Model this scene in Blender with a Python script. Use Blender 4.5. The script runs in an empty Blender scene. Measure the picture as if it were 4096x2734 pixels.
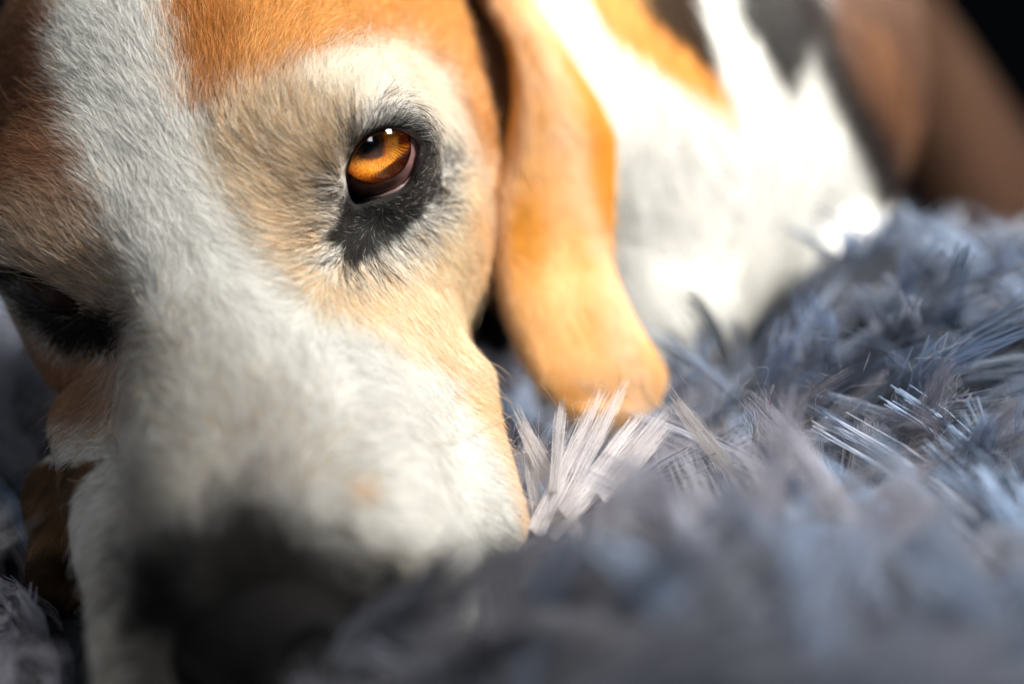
import bpy, math, random
import numpy as np
from mathutils import Vector

random.seed(7)
rng = np.random.default_rng(7)
C = bpy.context.scene.collection
SC = bpy.context.scene
FUR = True
PILE = True

# ------------------------------------------------------------------ camera
FPX = 50.0 / 36.0 * 4096.0            # focal length in photo pixels
PITCH = math.radians(-8.0)
CAM_Z = 0.073
cam_d = bpy.data.cameras.new("camera")
cam = bpy.data.objects.new("camera", cam_d)
C.objects.link(cam)
cam.location = (0, 0, CAM_Z)
cam.rotation_euler = (math.radians(90) + PITCH, 0, 0)
cam_d.lens = 50.0
cam_d.sensor_width = 36.0
cam_d.clip_start = 0.01
cam_d.clip_end = 50.0
cam_d.dof.use_dof = True
cam_d.dof.focus_distance = 0.3325
cam_d.dof.aperture_fstop = 3.3
SC.camera = cam

# ------------------------------------------------------------------ world, lamps, exposure
w = bpy.data.worlds.new("World")
SC.world = w
w.use_nodes = True
w.node_tree.nodes["Background"].inputs[0].default_value = (0.50, 0.66, 1.0, 1)
w.node_tree.nodes["Background"].inputs[1].default_value = 0.026


def area(name, loc, target, size, size_y, power, col):
    l = bpy.data.lights.new(name, 'AREA')
    l.shape = 'RECTANGLE'
    l.size, l.size_y = size, size_y
    l.energy = power
    l.color = col
    o = bpy.data.objects.new(name, l)
    o.location = loc
    d = Vector(target) - Vector(loc)
    o.rotation_euler = d.to_track_quat('-Z', 'Y').to_euler()
    C.objects.link(o)
    return o


key = area("window_light", (0.70, 0.06, 0.80), (0.12, 0.54, 0.07), 0.46, 0.46, 4.6, (1.0, 0.97, 0.92))
key.data.spread = math.radians(41)
area("skylight", (-0.12, 0.40, 0.95), (-0.08, 0.40, 0.0), 0.55, 0.55, 2.1, (0.93, 0.97, 1.0))
area("small_window", (-0.10, -0.60, 0.42), (-0.03, 0.33, 0.07), 0.22, 0.22, 2.4, (0.92, 0.96, 1.0))
SC.view_settings.view_transform = 'Standard'
SC.view_settings.look = 'None'
SC.view_settings.exposure = 0.0
SC.view_settings.gamma = 1.0
SC.render.engine = 'CYCLES'
SC.cycles.use_denoising = True
SC.cycles.max_bounces = 10
SC.cycles.diffuse_bounces = 4
SC.cycles.glossy_bounces = 4
SC.cycles.transmission_bounces = 10
SC.cycles.transparent_max_bounces = 8
SC.cycles.sample_clamp_indirect = 4.0
try:
    SC.cycles_curves.shape = 'RIBBONS'
    SC.cycles_curves.subdivisions = 2
except Exception:
    pass

# ------------------------------------------------------------------ coordinates
cp, sp = math.cos(PITCH), math.sin(PITCH)
AX = np.array([[1, 0, 0], [0, -sp, cp], [0, cp, sp]], float)   # rows: camera right, up, forward in world
CAMP = np.array([0, 0, CAM_Z])


def at(px, py, d):
    """a point of the place seen at photo pixel px,py and d metres deep"""
    px, py, d = np.broadcast_arrays(np.asarray(px, float), np.asarray(py, float), np.asarray(d, float))
    x = (px - 2048.0) / FPX * d
    y = (1367.0 - py) / FPX * d
    return CAMP + x[..., None] * AX[0] + y[..., None] * AX[1] + d[..., None] * AX[2]


def px_of(P):
    q = (np.asarray(P, float) - CAMP) @ AX.T
    z = np.maximum(q[..., 2], 1e-3)
    return 2048.0 + q[..., 0] / z * FPX, 1367.0 - q[..., 1] / z * FPX, q[..., 2]


def imgdir(dx, dy):
    return dx * AX[0] - dy * AX[1]


# head frame: origin midway between the eyes, axes forward / up / dog's left
E_L = at(1530, 620, .333)
E_R = at(70, 1130, .340)
NOSE = at(935, 2400, .240)
HO = (E_L + E_R) / 2
hl = (E_L - E_R) / np.linalg.norm(E_L - E_R)
hf = (NOSE - HO) - hl * np.dot(NOSE - HO, hl)
hf /= np.linalg.norm(hf)
hu = np.cross(hf, hl)
if hu[2] < 0:
    hu = -hu


def H(f, u, l):
    return HO + (hf * f + hu * u + hl * l) * 0.001


HROT = np.stack([hf, hu, hl])          # world -> head

# ------------------------------------------------------------------ signed distance tools
def axis_range(lo, hi, flo, fhi, step, grow, big):
    """fine spacing inside flo..fhi that widens outside"""
    mid = list(np.arange(flo, fhi + step * .5, step))
    s, x, a = step, mid[-1], []
    while x < hi:
        s = min(s * grow, big)
        x += s
        a.append(x)
    s, x, b = step, mid[0], []
    while x > lo:
        s = min(s * grow, big)
        x -= s
        b.append(x)
    return np.array(b[::-1] + mid + a)


class Field:
    def __init__(self, xs, ys, zs):
        self.ax = (xs, ys, zs)
        self.v = np.full((len(xs), len(ys), len(zs)), 0.2, np.float32)

    def _sub(self, lo, hi):
        sl = []
        for a, l, h in zip(self.ax, lo, hi):
            i, j = np.searchsorted(a, l), np.searchsorted(a, h)
            if j <= i:
                return None
            sl.append(slice(i, j))
        g = np.meshgrid(*[a[s].astype(np.float32) for a, s in zip(self.ax, sl)], indexing='ij', sparse=True)
        return tuple(sl), g

    def add(self, fn, lo, hi, k, mode='u', pad=0.03):
        r = self._sub(np.asarray(lo) - pad, np.asarray(hi) + pad)
        if r is None:
            return
        sl, g = r
        d = fn(*g).astype(np.float32)
        a = self.v[sl]
        if mode == 'u':
            h = np.maximum(k - np.abs(a - d), 0) / k
            self.v[sl] = np.minimum(a, d) - h * h * (k * .25)
        else:                                   # carve
            d = -d
            h = np.maximum(k - np.abs(a - d), 0) / k
            self.v[sl] = np.maximum(a, d) + h * h * (k * .25)

    def sample(self, P):
        P = np.asarray(P)
        idx, fr = [], []
        for i in range(3):
            a = self.ax[i]
            j = np.clip(np.searchsorted(a, P[:, i]) - 1, 0, len(a) - 2)
            idx.append(j)
            fr.append(np.clip((P[:, i] - a[j]) / (a[j + 1] - a[j]), 0, 1))
        out = 0
        for dx in (0, 1):
            for dy in (0, 1):
                for dz in (0, 1):
                    wt = (fr[0] if dx else 1 - fr[0]) * (fr[1] if dy else 1 - fr[1]) * (fr[2] if dz else 1 - fr[2])
                    out = out + wt * self.v[idx[0] + dx, idx[1] + dy, idx[2] + dz]
        inside = np.ones(len(P), bool)
        for i in range(3):
            inside &= (P[:, i] > self.ax[i][0]) & (P[:, i] < self.ax[i][-1])
        return np.where(inside, out, 0.2)


def f_ell(c, rad, rot):
    """ellipsoid; rot rows are its axes"""
    c, rad = np.asarray(c, np.float32), np.asarray(rad, np.float32)
    rot = np.asarray(rot, np.float32)

    def fn(x, y, z):
        dx, dy, dz = x - c[0], y - c[1], z - c[2]
        k0 = 0
        k1 = 0
        for i in range(3):
            q = (dx * rot[i, 0] + dy * rot[i, 1] + dz * rot[i, 2]) / rad[i]
            q2 = q * q
            k0 = k0 + q2
            k1 = k1 + q2 / (rad[i] * rad[i])
        k0 = np.sqrt(k0)
        k1 = np.sqrt(k1) + 1e-6
        return k0 * (k0 - 1) / k1
    return fn


def f_cone(a, b, ra, rb):
    a, b = np.asarray(a, np.float32), np.asarray(b, np.float32)
    ab = b - a
    L2 = float(ab @ ab)

    def fn(x, y, z):
        t = ((x - a[0]) * ab[0] + (y - a[1]) * ab[1] + (z - a[2]) * ab[2]) / L2
        t = np.clip(t, 0, 1)
        dx, dy, dz = x - a[0] - t * ab[0], y - a[1] - t * ab[1], z - a[2] - t * ab[2]
        return np.sqrt(dx * dx + dy * dy + dz * dz) - (ra + (rb - ra) * t)
    return fn


def surface_net(F):
    V = F.v
    ins = V < 0
    nx, ny, nz = V.shape
    cnt = np.zeros((nx - 1, ny - 1, nz - 1), np.uint8)
    for dx in (0, 1):
        for dy in (0, 1):
            for dz in (0, 1):
                cnt += ins[dx:nx - 1 + dx, dy:ny - 1 + dy, dz:nz - 1 + dz]
    act = np.argwhere((cnt > 0) & (cnt < 8))
    idx = np.full(cnt.shape, -1, np.int32)
    idx[act[:, 0], act[:, 1], act[:, 2]] = np.arange(len(act))
    cor = {}
    for dx in (0, 1):
        for dy in (0, 1):
            for dz in (0, 1):
                i, j, k = act[:, 0] + dx, act[:, 1] + dy, act[:, 2] + dz
                cor[dx, dy, dz] = (V[i, j, k].astype(float),
                                   np.stack([F.ax[0][i], F.ax[1][j], F.ax[2][k]], 1))
    acc = np.zeros((len(act), 3))
    n = np.zeros(len(act))
    for a in cor:
        for ax in range(3):
            if a[ax] == 0:
                b = list(a)
                b[ax] = 1
                va, pa = cor[a]
                vb, pb = cor[tuple(b)]
                m = (va < 0) != (vb < 0)
                t = np.where(m, va / np.where(m, va - vb, 1), 0)
                acc += np.where(m[:, None], pa + t[:, None] * (pb - pa), 0)
                n += m
    verts = acc / n[:, None]
    quads = []
    for ax in range(3):
        s0 = [slice(1, -1)] * 3
        s0[ax] = slice(0, None)
        A = [slice(None)] * 3
        B = [slice(None)] * 3
        A[ax] = slice(0, -1)
        B[ax] = slice(1, None)
        ia, ib = ins[tuple(A)], ins[tuple(B)]
        e = np.argwhere(ia != ib)
        o = [i for i in range(3) if i != ax]
        ok = np.ones(len(e), bool)
        for i in o:
            ok &= (e[:, i] > 0) & (e[:, i] < V.shape[i] - 1)
        e = e[ok]
        fl = ia[e[:, 0], e[:, 1], e[:, 2]]
        q = []
        for d1, d2 in ((0, 0), (1, 0), (1, 1), (0, 1)):
            c = e.copy()
            c[:, o[0]] -= 1 - d1
            c[:, o[1]] -= 1 - d2
            q.append(idx[c[:, 0], c[:, 1], c[:, 2]])
        q = np.stack(q, 1)
        if ax == 1:
            fl = ~fl
        q = np.where(fl[:, None], q, q[:, ::-1])
        quads.append(q)
    return verts, np.concatenate(quads)


def vnormals(v, q):
    n = np.cross(v[q[:, 2]] - v[q[:, 0]], v[q[:, 3]] - v[q[:, 1]])
    out = np.zeros_like(v)
    for i in range(4):
        for c in range(3):
            out[:, c] += np.bincount(q[:, i], n[:, c], len(v))
    return out / (np.linalg.norm(out, axis=1, keepdims=True) + 1e-12)


def relax(v, q, times, f=.5):
    for _ in range(times):
        acc = np.zeros_like(v)
        n = np.zeros(len(v))
        for a, b in ((0, 1), (1, 2), (2, 3), (3, 0)):
            for c in range(3):
                acc[:, c] += np.bincount(q[:, a], v[q[:, b], c], len(v)) + np.bincount(q[:, b], v[q[:, a], c], len(v))
            n += np.bincount(q[:, a], minlength=len(v)) + np.bincount(q[:, b], minlength=len(v))
        v = v + f * (acc / n[:, None] - v)
    return v


def mesh_obj(name, v, faces, mat, parent=None, smooth=True):
    me = bpy.data.meshes.new(name)
    v = np.asarray(v, np.float32)
    f = np.asarray(faces, np.int32)
    k = f.shape[1]
    me.vertices.add(len(v))
    me.vertices.foreach_set("co", v.ravel())
    me.loops.add(f.size)
    me.loops.foreach_set("vertex_index", f.ravel())
    me.polygons.add(len(f))
    me.polygons.foreach_set("loop_start", np.arange(0, f.size, k, dtype=np.int32))
    me.polygons.foreach_set("loop_total", np.full(len(f), k, np.int32))
    me.update(calc_edges=True)
    me.polygons.foreach_set("use_smooth", np.full(len(f), smooth))
    me.materials.append(mat)
    o = bpy.data.objects.new(name, me)
    C.objects.link(o)
    if parent:
        o.parent = parent
    return o


def colour_attr(o, col):
    a = o.data.attributes.new("coat", 'FLOAT_COLOR', 'POINT')
    c = np.concatenate([col, np.ones((len(col), 1))], 1).astype(np.float32)
    a.data.foreach_set("color", c.ravel())


def poly_sd(x, y, poly):
    """signed distance in 2-D, negative inside"""
    p = np.asarray(poly, float)
    d = np.full(x.shape, 1e18)
    ins = np.zeros(x.shape, bool)
    for i in range(len(p)):
        a, b = p[i], p[(i + 1) % len(p)]
        e = b - a
        wx, wy = x - a[0], y - a[1]
        t = np.clip((wx * e[0] + wy * e[1]) / (e @ e), 0, 1)
        d = np.minimum(d, (wx - t * e[0]) ** 2 + (wy - t * e[1]) ** 2)
        c = ((a[1] > y) != (b[1] > y)) & (x < e[0] * (y - a[1]) / (e[1] if e[1] else 1e-9) + a[0])
        ins ^= c
    return np.where(ins, -1, 1) * np.sqrt(d)


def vnoise(P, scale, seed=0):
    """smooth value noise in 3-D, -1..1"""
    q = np.asarray(P) / scale + seed * 17.31
    i = np.floor(q).astype(np.int64)
    f = q - i
    f = f * f * (3 - 2 * f)
    out = 0
    for dx in (0, 1):
        for dy in (0, 1):
            for dz in (0, 1):
                h = (i[:, 0] + dx) * 374761393 + (i[:, 1] + dy) * 668265263 + (i[:, 2] + dz) * 2147483647 + seed * 9176
                h = (h ^ (h >> 13)) * 1274126177 & 0xffffffff
                h = ((h ^ (h >> 16)) & 0xffff) / 32767.5 - 1
                wt = (f[:, 0] if dx else 1 - f[:, 0]) * (f[:, 1] if dy else 1 - f[:, 1]) * (f[:, 2] if dz else 1 - f[:, 2])
                out = out + wt * h
    return out


# ------------------------------------------------------------------ materials
def mat(name, base=(.5, .5, .5), rough=.6, spec=.3, attr=None):
    m = bpy.data.materials.new(name)
    m.use_nodes = True
    nt = m.node_tree
    b = nt.nodes["Principled BSDF"]
    b.inputs["Base Color"].default_value = (*base, 1)
    b.inputs["Roughness"].default_value = rough
    b.inputs["Specular IOR Level"].default_value = spec
    if attr:
        a = nt.nodes.new("ShaderNodeAttribute")
        a.attribute_name = attr
        nt.links.new(a.outputs["Color"], b.inputs["Base Color"])
    return m, nt, b


def add_noise_bump(nt, b, scale, strength, dist):
    n = nt.nodes.new("ShaderNodeTexNoise")
    n.inputs["Scale"].default_value = scale
    n.inputs["Detail"].default_value = 6
    tc = nt.nodes.new("ShaderNodeTexCoord")
    nt.links.new(tc.outputs["Object"], n.inputs["Vector"])
    u = nt.nodes.new("ShaderNodeBump")
    u.inputs["Strength"].default_value = strength
    u.inputs["Distance"].default_value = dist
    nt.links.new(n.outputs["Fac"], u.inputs["Height"])
    nt.links.new(u.outputs["Normal"], b.inputs["Normal"])
    return n


M_skin, _nt, _b = mat("coat_skin", rough=.9, spec=.02, attr="coat")
add_noise_bump(_nt, _b, 900, .4, .0006)

M_fur = bpy.data.materials.new("fur_strands")
M_fur.use_nodes = True
nt = M_fur.node_tree
nt.nodes.clear()
out = nt.nodes.new("ShaderNodeOutputMaterial")
at_n = nt.nodes.new("ShaderNodeAttribute")
at_n.attribute_name = "coat"
hair = nt.nodes.new("ShaderNodeBsdfHairPrincipled")
hair.parametrization = 'COLOR'
hair.inputs["IOR"].default_value = 1.22
hair.inputs["Roughness"].default_value = .42
hair.inputs["Radial Roughness"].default_value = .55
hair.inputs["Random Roughness"].default_value = .2
dif = nt.nodes.new("ShaderNodeBsdfDiffuse")
mx = nt.nodes.new("ShaderNodeMixShader")
mx.inputs[0].default_value = .45
nt.links.new(at_n.outputs["Color"], hair.inputs["Color"])
nt.links.new(at_n.outputs["Color"], dif.inputs["Color"])
nt.links.new(hair.outputs[0], mx.inputs[1])
nt.links.new(dif.outputs[0], mx.inputs[2])
nt.links.new(mx.outputs[0], out.inputs["Surface"])

# ------------------------------------------------------------------ dog: shape
# palpebral opening of the left eye, photo pixels
APER = [(1378, 690), (1392, 640), (1412, 600), (1452, 552), (1512, 523), (1570, 512), (1622, 522), (1664, 548),
        (1684, 580), (1678, 640), (1660, 700), (1628, 745), (1585, 775), (1530, 795), (1470, 806), (1425, 826),
        (1402, 800), (1392, 760), (1384, 722)]
EYE_R = 0.0125
gaze = -at(1530, 640, 1.0) + CAMP
gaze /= np.linalg.norm(gaze)
EYE_C = at(1494, 584, .3295) - gaze * 0.0128      # eyeball centre
EYE_C2 = E_R + hf * -0.004 + hu * -0.002 + hl * 0.012

F = Field(axis_range(-.34, .50, -.150, .022, .00115, 1.10, .007),
          axis_range(.15, 1.05, .205, .415, .00115, 1.10, .007),
          axis_range(-.07, .32, -.048, .140, .00115, 1.10, .006))


def ell(c, r, k, rot=HROT, mode='u'):
    c, r = np.asarray(c), np.asarray(r) * .001
    m = max(r) + .004
    F.add(f_ell(c, r, rot), c - m, c + m, k * .001, mode)


def cone(a, b, ra, rb, k, mode='u'):
    a, b = np.asarray(a), np.asarray(b)
    m = max(ra, rb) * .001 + .004
    F.add(f_cone(a, b, ra * .001, rb * .001), np.minimum(a, b) - m, np.maximum(a, b) + m, k * .001, mode)


ell(H(-66, -8, 0), (74, 52, 57), 10)                                   # skull
ell(H(-16, 0, 0), (36, 17, 36), 16)                                   # forehead
for s in (-1, 1):
    ell(H(-16, 6, s * 34), (24, 17, 20), 14)                          # brow
    ell(H(-38, -32, s * 40), (44, 38, 24), 16)                        # cheek
cone(H(-2, -16, 0), H(92, -24, 0), 24, 19, 14)                        # bridge of the muzzle
for s in (-1, 1):
    cone(H(14, -34, s * 16 + (6 if s < 0 else 0)), H(88, -40, s * 15 + (5 if s < 0 else 0)), 25 - (4 if s < 0 else 0), 22 - (3 if s < 0 else 0), 14)          # muzzle sides
cone(H(22, -52, 30), H(84, -54, 20), 15, 18, 14)                      # left flews
cone(at(400, 1700, .350), at(480, 1980, .330), 10, 8.5, 8)            # right flews
cone(at(480, 1980, .330), at(600, 2760, .268), 8.5, 9, 10)
cone(at(560, 1750, .345), at(640, 2200, .315), 14, 13, 12)
ell(H(104, -40, 0), (16, 16, 22), 10)                                 # front of the lips
cone(H(-40, -66, 0), H(78, -72, 0), 28, 15, 12)                       # lower jaw
ell(at(1835, 1510, .352), (5.5, 6.5, 6.5), 6)                               # lip corner
cone(at(1850, 1650, .345), at(1950, 2080, .318), 7, 8, 10)
ell(H(2, -50, 36), (28, 24, 11), 10)            # lower lip edge
# neck, trunk and limbs
cone(H(-90, -20, 0), at(2750, 350, .56), 58, 88, 30)
cone(at(2660, 560, .53), at(2590, 1250, .50), 50, 32, 40)             # chest between the legs
cone(at(2780, 300, .60), at(3060, 0, .80), 76, 64, 40)             # trunk
cone(at(3010, 790, .545), at(3400, 1100, .52), 23, 18, 12)            # folded foreleg
cone(at(3420, -140, .82), at(4010, 880, .77), 27, 36, 10)              # thigh
cone(at(3280, 460, .68), at(3480, 1020, .66), 28, 22, 20)             # belly fold
cone(at(3290, 160, .70), at(3730, 1010, .66), 10, 17, 6, 'c')            # crease between belly and thigh
for dq in (.362, .380, .398):                                       # hollow where the ear leaves the head
    cone(at(1965, -160, dq), at(1990, 300, dq), 12, 5.5, 5, 'c')
    cone(at(1990, 300, dq), at(2000, 600, dq), 5.5, 1.0, 4, 'c')
# paw under the chin, at the left
cone(at(640, 1820, .385), at(300, 2000, .360), 14, 10, 12)
cone(at(300, 2000, .360), at(235, 2330, .338), 9.5, 6.5, 8)

# left eye: lids as a swelling over the eyeball, then the opening between them
ell(EYE_C, (14.6, 14.6, 14.6), 7)
ap = np.array(APER, float)


def f_open(x, y, z):
    P = np.stack(np.broadcast_arrays(x, y, z), -1)
    u, v, d = px_of(P)
    sd = poly_sd(u, v, ap) * d / FPX
    dc = np.sqrt(((P - EYE_C) ** 2).sum(-1))
    back = (P - EYE_C) @ gaze
    return np.maximum(sd, -(back + .004))


F.add(f_open, EYE_C - .02, EYE_C + .022, .0012, 'c', pad=0)
# right eye: only its hollow shows at the edge of the picture
ell(EYE_C2 + hl * -.010 + hf * .004, (11, 7, 9), 8, HROT, 'c')

BV, BQ = surface_net(F)
BV = relax(BV, BQ, 2, .4)
BN = vnormals(BV, BQ)

dog = bpy.data.objects.new("beagle", None)
dog.location = (-.07, .33, -.03)
C.objects.link(dog)
dog["label"] = "tan and white beagle with an amber eye resting its head on the grey rug"
dog["category"] = "dog"
bpy.context.view_layer.update()
DINV = dog.matrix_world.inverted()


def child(o, parent):
    o.parent = parent
    o.matrix_parent_inverse = parent.matrix_world.inverted()


# ------------------------------------------------------------------ dog: coat colours and some painted shade (one value per place on the coat)
WHITE = (.77, .755, .70)
CREAM = (.82, .66, .46)
TAN = (.55, .228, .036)
TAN2 = (.34, .115, .022)
BROWN = (.17, .062, .020)
BLACK = (.006, .0048, .0048)
TAUPE = (.33, .225, .15)

HEADP = [  # polygon, colour, softness px, strength
    ([(-600, -600), (300, -600), (245, 0), (215, 120), (250, 330), (310, 560), (370, 760), (400, 900), (300, 960), (-600, 900)], BROWN, 60, .95),
    ([(-600, 740), (250, 760), (420, 900), (510, 1060), (560, 1250), (520, 1400), (300, 1250), (0, 1060), (-600, 1000)], TAUPE, 90, .85),
    ([(-600, 1150), (200, 1330), (420, 1380), (530, 1380), (530, 1560), (500, 1720), (200, 1700), (-600, 1700)], (.30, .125, .045), 110, .95),
    ([(690, -600), (2400, -600), (2400, 900), (1985, 900), (1900, 760), (1850, 560), (1800, 420), (1740, 290), (1600, 210), (1400, 230), (1200, 330), (1050, 420), (900, 520), (790, 440), (720, 250), (690, 100)], TAN, 105, .95),
    ([(690, -600), (880, -600), (930, 0), (960, 200), (930, 420), (870, 520), (790, 470), (720, 250), (690, 100)], TAN2, 50, .9),
    ([(900, 420), (1100, 380), (1330, 300), (1460, 420), (1420, 560), (1360, 760), (1330, 1000), (1300, 1180), (1150, 1060), (980, 860), (860, 640)], (.80, .61, .40), 80, .85),
    ([(1000, 520), (1180, 450), (1330, 600), (1330, 800), (1200, 900), (1060, 760)], TAUPE, 90, .05),
    ([(1200, 330), (1400, 230), (1620, 200), (1760, 300), (1820, 460), (1830, 560), (1740, 560), (1600, 410), (1440, 430), (1300, 480)], (.84, .73, .58), 40, .9),
    ([(1300, 1080), (1450, 1050), (1620, 1000), (1760, 860), (1800, 700), (1860, 620), (1980, 800), (2100, 900), (2100, 1700), (1900, 1650), (1820, 1500), (1640, 1400), (1400, 1250), (1250, 1150)], (.84, .66, .44), 70, .9),
    ([(1880, 850), (2010, 700), (2200, 700), (2200, 1250), (1935, 1200), (1900, 1000)], TAN, 60, .55),
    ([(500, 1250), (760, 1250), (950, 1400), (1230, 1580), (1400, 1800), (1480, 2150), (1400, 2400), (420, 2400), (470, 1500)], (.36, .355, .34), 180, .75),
    ([(1760, 1420), (1900, 1480), (1990, 1500), (2060, 1750), (2140, 1950), (2080, 2150), (1990, 1900), (1880, 1700)], (.80, .55, .33), 40, .8),
]
EYEBLACK = [(1395, 600), (1415, 545), (1432, 500), (1470, 492), (1540, 462), (1620, 446), (1690, 474), (1740, 535), (1785, 565), (1775, 680), (1750, 800),
            (1690, 870), (1640, 930), (1550, 980), (1470, 1030), (1405, 1060), (1360, 1010), (1300, 985), (1280, 930), (1340, 890), (1362, 800), (1372, 700)]
SPOTS = [((1420, 1955), 75, (.62, .40, .22), .95), ((1440, 1995), 34, (.16, .09, .05), .8), ((1345, 2110), 55, (.05, .04, .04), .9),
         ((1510, 2260), 60, (.04, .03, .03), .9), ((1220, 1780), 50, (.45, .42, .40), .4), ((1040, 1880), 190, (.20, .18, .17), .6),
         ((960, 2080), 200, (.10, .09, .09), .7), ((1080, 1640), 130, (.34, .32, .31), .45), ((1150, 1640), 120, (.45, .43, .42), .35), ((800, 2160), 90, (.2, .18, .18), .5),
         ((1600, 372), 13, BLACK, 1.0), ((1420, 500), 20, BLACK, .9), ((1150, 400), 16, (.22, .13, .08), .6), ((1205, 1090), 26, (.2, .14, .1), .5)]
NOSEDARK = [(480, 2160), (700, 2080), (880, 2010), (1020, 1990), (1180, 2060), (1350, 2150), (1560, 2190), (1760, 2330), (1600, 2900), (450, 2900), (460, 2450)]
RIGHTEYE = [(-600, 960), (20, 1050), (120, 1160), (300, 1235), (450, 1245), (520, 1290), (500, 1370), (410, 1400), (250, 1350), (120, 1270), (0, 1120), (-600, 1060)]
BODYP = [
    ([(2290, -100), (2700, -200), (2780, 60), (2860, 260), (2925, 420), (2945, 470), (2860, 420), (2640, 280), (2420, 110)], (.62, .27, .050), 16, .97),
    ([(2440, -400), (2700, -300), (2790, 0), (2850, 170), (2890, 330), (2700, 140), (2560, 40)], (.006, .005, .005), 22, .97),
    ([(2860, -400), (3240, -400), (3270, 0), (3190, 380), (3120, 340), (3020, 160), (2940, 60)], (.006, .005, .005), 25, .97),
    ([(3390, -600), (5200, -600), (5200, 1400), (3760, 1400), (3620, 900), (3480, 560), (3330, 250), (3260, 60)], (.080, .030, .011), 40, .97),
    ([(3130, -100), (3270, -50), (3420, 330), (3700, 760), (3900, 1080), (3660, 1080), (3480, 700), (3290, 330)], (.016, .012, .011), 26, .95),  # dark stripe: shade of the belly and thigh crease, painted on the coat
    ([(3460, 60), (3580, 180), (3740, 600), (3950, 1000), (3880, 1050), (3700, 700), (3540, 400), (3440, 200)], (.185, .088, .042), 60, .6),
    ([(3950, -50), (4300, 300), (4600, 1000), (4150, 1000), (4000, 560), (3880, 200)], (.05, .022, .012), 70, .75),
]


def blend(col, sd, soft, c, s):
    t = np.clip(.5 - sd / (2 * soft), 0, 1)
    t = (t * t * (3 - 2 * t) * s)[:, None]
    return col * (1 - t) + np.asarray(c) * t


def coat(P, strand=True):
    """base colour of the coat at surface points P"""
    u, v, d = px_of(P)
    n = len(P)
    col = np.tile(np.array(WHITE), (n, 1))
    n1 = vnoise(P, .004, 1)
    n2 = vnoise(P, .0016, 2)
    n3 = vnoise(P, .011, 3)
    jit = rng.normal(0, 1, n) if strand else 0
    head = d < .40
    paw = (v > 1830) & (u < 520 - (v - 1830) * .35) & (d > .315)
    # slightly grey and yellowed patches on the white
    g = np.clip(.5 + .7 * n3, 0, 1)[:, None]
    col = col * (1 - .10 * g * np.array([1, 1.0, .9]))
    hc = col.copy()
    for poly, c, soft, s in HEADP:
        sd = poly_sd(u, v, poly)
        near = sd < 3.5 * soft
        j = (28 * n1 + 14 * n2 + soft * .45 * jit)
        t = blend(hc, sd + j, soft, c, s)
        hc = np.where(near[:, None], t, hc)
    # darker hairs sprinkled through the tan fur
    sp_ = (rng.random(n) < .10) if strand else np.zeros(n, bool)
    inzone = poly_sd(u, v, [(850, 500), (1350, 420), (1380, 1100), (1250, 1200), (1000, 900)]) < 40
    inzone |= poly_sd(u, v, [(-600, 600), (350, 760), (560, 1300), (300, 1300), (-600, 1000)]) < 40
    clump = np.clip((vnoise(P, .0022, 8) - .15) * 2.5, 0, 1)
    hc = np.where(inzone[:, None], hc * (1 - .20 * clump[:, None]), hc)
    hc = np.where((inzone & sp_)[:, None], hc * .3, hc)
    sd = poly_sd(u, v, EYEBLACK)
    t = blend(hc, sd + 20 * n1 + 12 * n2 + 17 * jit, 16, BLACK, .97)
    hc = np.where((sd < 90)[:, None], t, hc)
    sd = poly_sd(u, v, RIGHTEYE)
    hc = np.where((sd < 150)[:, None], blend(hc, sd + 15 * n1 + 15 * jit, 35, BLACK, .97), hc)
    for (x, y), r, c, s in SPOTS:
        sd = np.hypot(u - x, v - y) - r * .5
        hc = np.where((sd < 3 * r)[:, None], blend(hc, sd + r * .3 * n1 + r * .25 * jit, r * .6, c, s), hc)
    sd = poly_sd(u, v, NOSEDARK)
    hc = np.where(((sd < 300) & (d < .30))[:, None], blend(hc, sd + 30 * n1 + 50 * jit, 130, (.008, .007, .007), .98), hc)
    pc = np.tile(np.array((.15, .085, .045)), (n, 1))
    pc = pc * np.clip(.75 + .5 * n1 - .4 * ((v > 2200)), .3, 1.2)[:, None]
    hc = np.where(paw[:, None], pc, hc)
    bc = col.copy()
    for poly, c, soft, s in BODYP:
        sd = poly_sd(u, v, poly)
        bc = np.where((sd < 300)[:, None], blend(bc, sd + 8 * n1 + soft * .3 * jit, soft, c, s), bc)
    # throat below the cheek: dark brown, with its underside shade painted in
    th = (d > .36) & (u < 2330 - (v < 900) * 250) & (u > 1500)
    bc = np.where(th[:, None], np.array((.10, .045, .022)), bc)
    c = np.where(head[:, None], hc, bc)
    return np.clip(c, .004, .95)


body = mesh_obj("body", BV, BQ, M_skin)
child(body, dog)
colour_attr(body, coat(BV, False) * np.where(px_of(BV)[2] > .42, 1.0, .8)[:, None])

# ------------------------------------------------------------------ dog: left ear, a soft hanging leather with a rolled front edge
ROWS = [(-330, 1800, 2010, .395), (-120, 1880, 2075, .392), (0, 1962, 2110, .390), (120, 2045, 2195, .388), (240, 2070, 2275, .386), (350, 2078, 2350, .385),
        (470, 2070, 2425, .384), (560, 2046, 2447, .384), (720, 2000, 2448, .383), (900, 1985, 2432, .382), (1000, 1982, 2435, .381), (1100, 1988, 2455, .380),
        (1220, 2012, 2505, .378), (1330, 2055, 2560, .376), (1430, 2105, 2630, .373), (1500, 2150, 2645, .371), (1560, 2205, 2620, .370),
        (1610, 2265, 2560, .369), (1640, 2320, 2470, .368), (1650, 2370, 2410, .368)]
R = np.array(ROWS, float)
R[:, 3] += .012
NS, NT = 40, 90
tt = np.linspace(0, 1, NT) * (len(R) - 1)
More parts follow.
